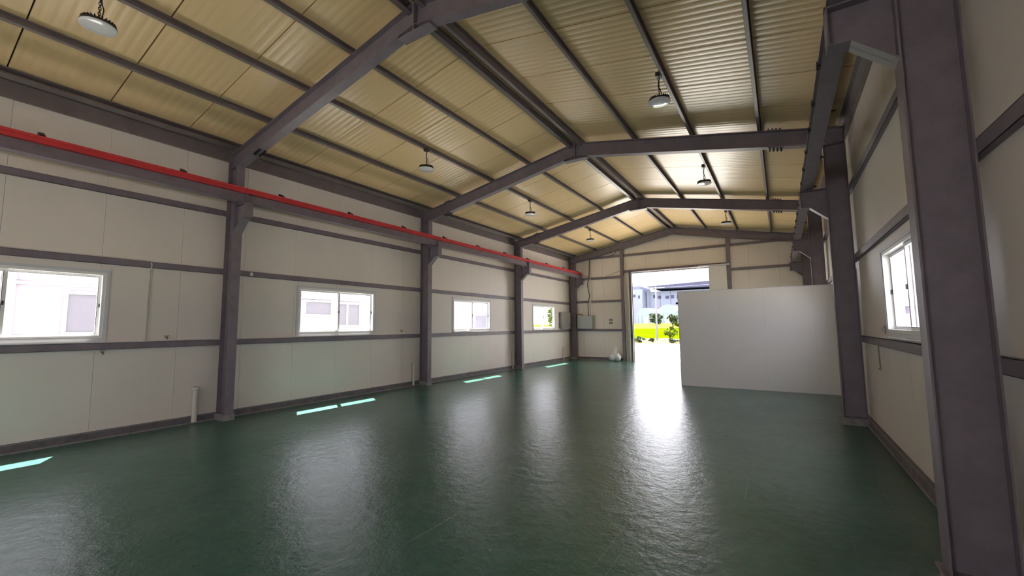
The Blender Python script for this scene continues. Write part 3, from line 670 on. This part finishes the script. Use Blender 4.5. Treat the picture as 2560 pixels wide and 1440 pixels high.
# vinyl greenhouses
def greenhouse(x, y, wd, h, ln, label):
    t = thing('greenhouse', (x, y, 1.4), label, 'greenhouse', 'vinyl greenhouses beyond the paddy')
    n = 14; prof = [(x-wd/2, 1.2)]+[(x-wd/2*math.cos(math.pi*k/n), 1.4+h*.45+h*.55*math.sin(math.pi*k/n)) for k in range(n+1)]+[(x+wd/2, 1.2)]
    build('cover', MB().prism(prof, y, y+ln, 'y'), 'vinyl', t)
    for k in range(5):
        xx = x-wd/2+wd*(k+.5)/5; build('rib', MB().box(xx-.05, xx+.05, y-.05, y, 1.3, 1.4+h*.6), 'far_wall', t)
    build('entrance', MB().box(x-.5, x+.5, y-.08, y-.02, 1.3, 3.4), 'neighbour_trim', t)
greenhouse(-17.3, 96, 4.5, 4.0, 30, 'left arched pale blue greenhouse behind the paddy')
greenhouse(-12.7, 96, 4.4, 4.6, 30, 'right arched pale blue greenhouse behind the utility pole')
sh = thing('farm_shed', (-6.0, 97, 1.8), 'low pale shed with a flat white roof right of the greenhouses', 'shed')
build('wall', MB().box(-9.9, -2, 97, 104, 1.5, 5.2), 'vinyl', sh); build('roof', MB().box(-10.3, -1.6, 96.6, 104.4, 5.2, 6.6), 'neighbour_trim', sh)
for k in range(5): build('post', MB().box(-9.7+1.6*k, -9.5+1.6*k, 96.85, 97.0, 1.5, 5.2), 'far_wall', sh)
fb = thing('factory_building', (-18, 132, 2), 'long pale blue factory block under a dark canopy far behind the greenhouses', 'building')
build('wall', MB().box(-26, 2, 130, 150, 1.5, 11.6), 'far_wall', fb)
build('roof_canopy', MB().prism([(-25.5, 13.0), (-23.5, 12.2), (6, 11.9), (6, 14.2)], 127, 152, 'y'), 'far_dark', fb)
for k, (xx, zz, ww) in enumerate(((-24, 10.1, .7), (-22.6, 9.8, .9), (-20.4, 9.7, 1.0), (-18.9, 9.8, .9), (-17.2, 9.7, .8), (-15.0, 9.8, .8), (-21, 6.8, .6))): build('window', MB().box(xx, xx+ww, 129.9, 130, zz-.45, zz+.45), 'far_dark', fb)
for k in range(6): build('downpipe', MB().box(-25+3*k, -24.9+3*k, 129.9, 130, 2, 11.5), 'far_wall_dark', fb)
fb = thing('office_block', (-29, 128, 2), 'boxy pale building at the left side of the far view beside the door jamb', 'building')
build('wall', MB().box(-33, -26.2, 126, 140, 1.5, 12.2), 'far_wall', fb); build('parapet', MB().box(-33, -27, 126.5, 139, 12.2, 13.2), 'far_wall_dark', fb)
for xx, zz, ww, hh in ((-29.3, 10.3, 1.1, .8), (-27.4, 9.9, .5, .9)):
    build('window', MB().box(xx, xx+ww, 125.9, 126, zz-hh/2, zz+hh/2), 'far_dark', fb)
# neighbour building on the left
nb = thing('neighbour_building', (-7, 6, 0), 'pale lavender building seen close through the left windows', 'building')
build('wall', MB().box(-9, -5, -14, 21, -.1, 3.7), 'neighbour_wall', nb)
build('fascia', MB().box(-5, -4.93, -14, 21, 2.57, 2.63), 'neighbour_trim', nb)
build('roof', MB().prism([(-9.2, 3.7), (-4.7, 3.7), (-7, 4.6)], -14.2, 21.2, 'y'), 'neighbour_trim', nb)
def nwin(y0, y1, z0, z1, bars=()):
    f = MB(); fw = .07
    for a, b_, c_, d_ in ((y0-fw, y1+fw, z0-fw, z0), (y0-fw, y1+fw, z1, z1+fw), (y0-fw, y0, z0, z1), (y1, y1+fw, z0, z1)): f.box(-5, -4.94, a, b_, c_, d_)
    for q in bars: f.box(-5, -4.95, q-.03, q+.03, z0, z1)
    o = build('window', f, 'neighbour_trim', nb); build('pane', MB().box(-4.99, -4.98, y0, y1, z0, z1), 'neighbour_glass', o)
nwin(2.50, 4.0, 1.56, 2.40, (3.1,)); nwin(8.01, 8.94, 2.06, 2.475); nwin(9.25, 10.12, 1.70, 2.44, (9.60,)); nwin(-1.2, .2, 1.5, 2.4, (-.5,)); nwin(17.15, 18.25, 1.3, 2.38)
build('drain_pipe', MB().tube([(-4.9, 1.66, 0), (-4.9, 1.66, 3.7)], .07, 12), 'pink_pipe', nb)
build('pipe_collar', MB().tube([(-4.9, 1.66, 2.66), (-4.9, 1.66, 2.72)], .095, 12), 'neighbour_wall', nb)
nr = thing('neighbour_building', (18, 40, 0), 'low building with purple cladding seen through the right window', 'building')
build('wall', MB().box(15, 22, 30, 60, -.1, 2.6), 'purple_clad', nr); build('roof_edge', MB().box(14.8, 22.2, 29.8, 60.2, 2.6, 2.85), 'neighbour_trim', nr)
pg = thing('yard_post', (14.2, 33.4, 0), 'white post standing outside the right window', 'post')
build('post', MB().box(14.0, 14.4, 33.0, 33.4, -.1, 6.0), 'neighbour_trim', pg); build('post_base', MB().box(13.9, 14.5, 32.9, 33.5, -.1, .15), 'concrete_yard', pg)
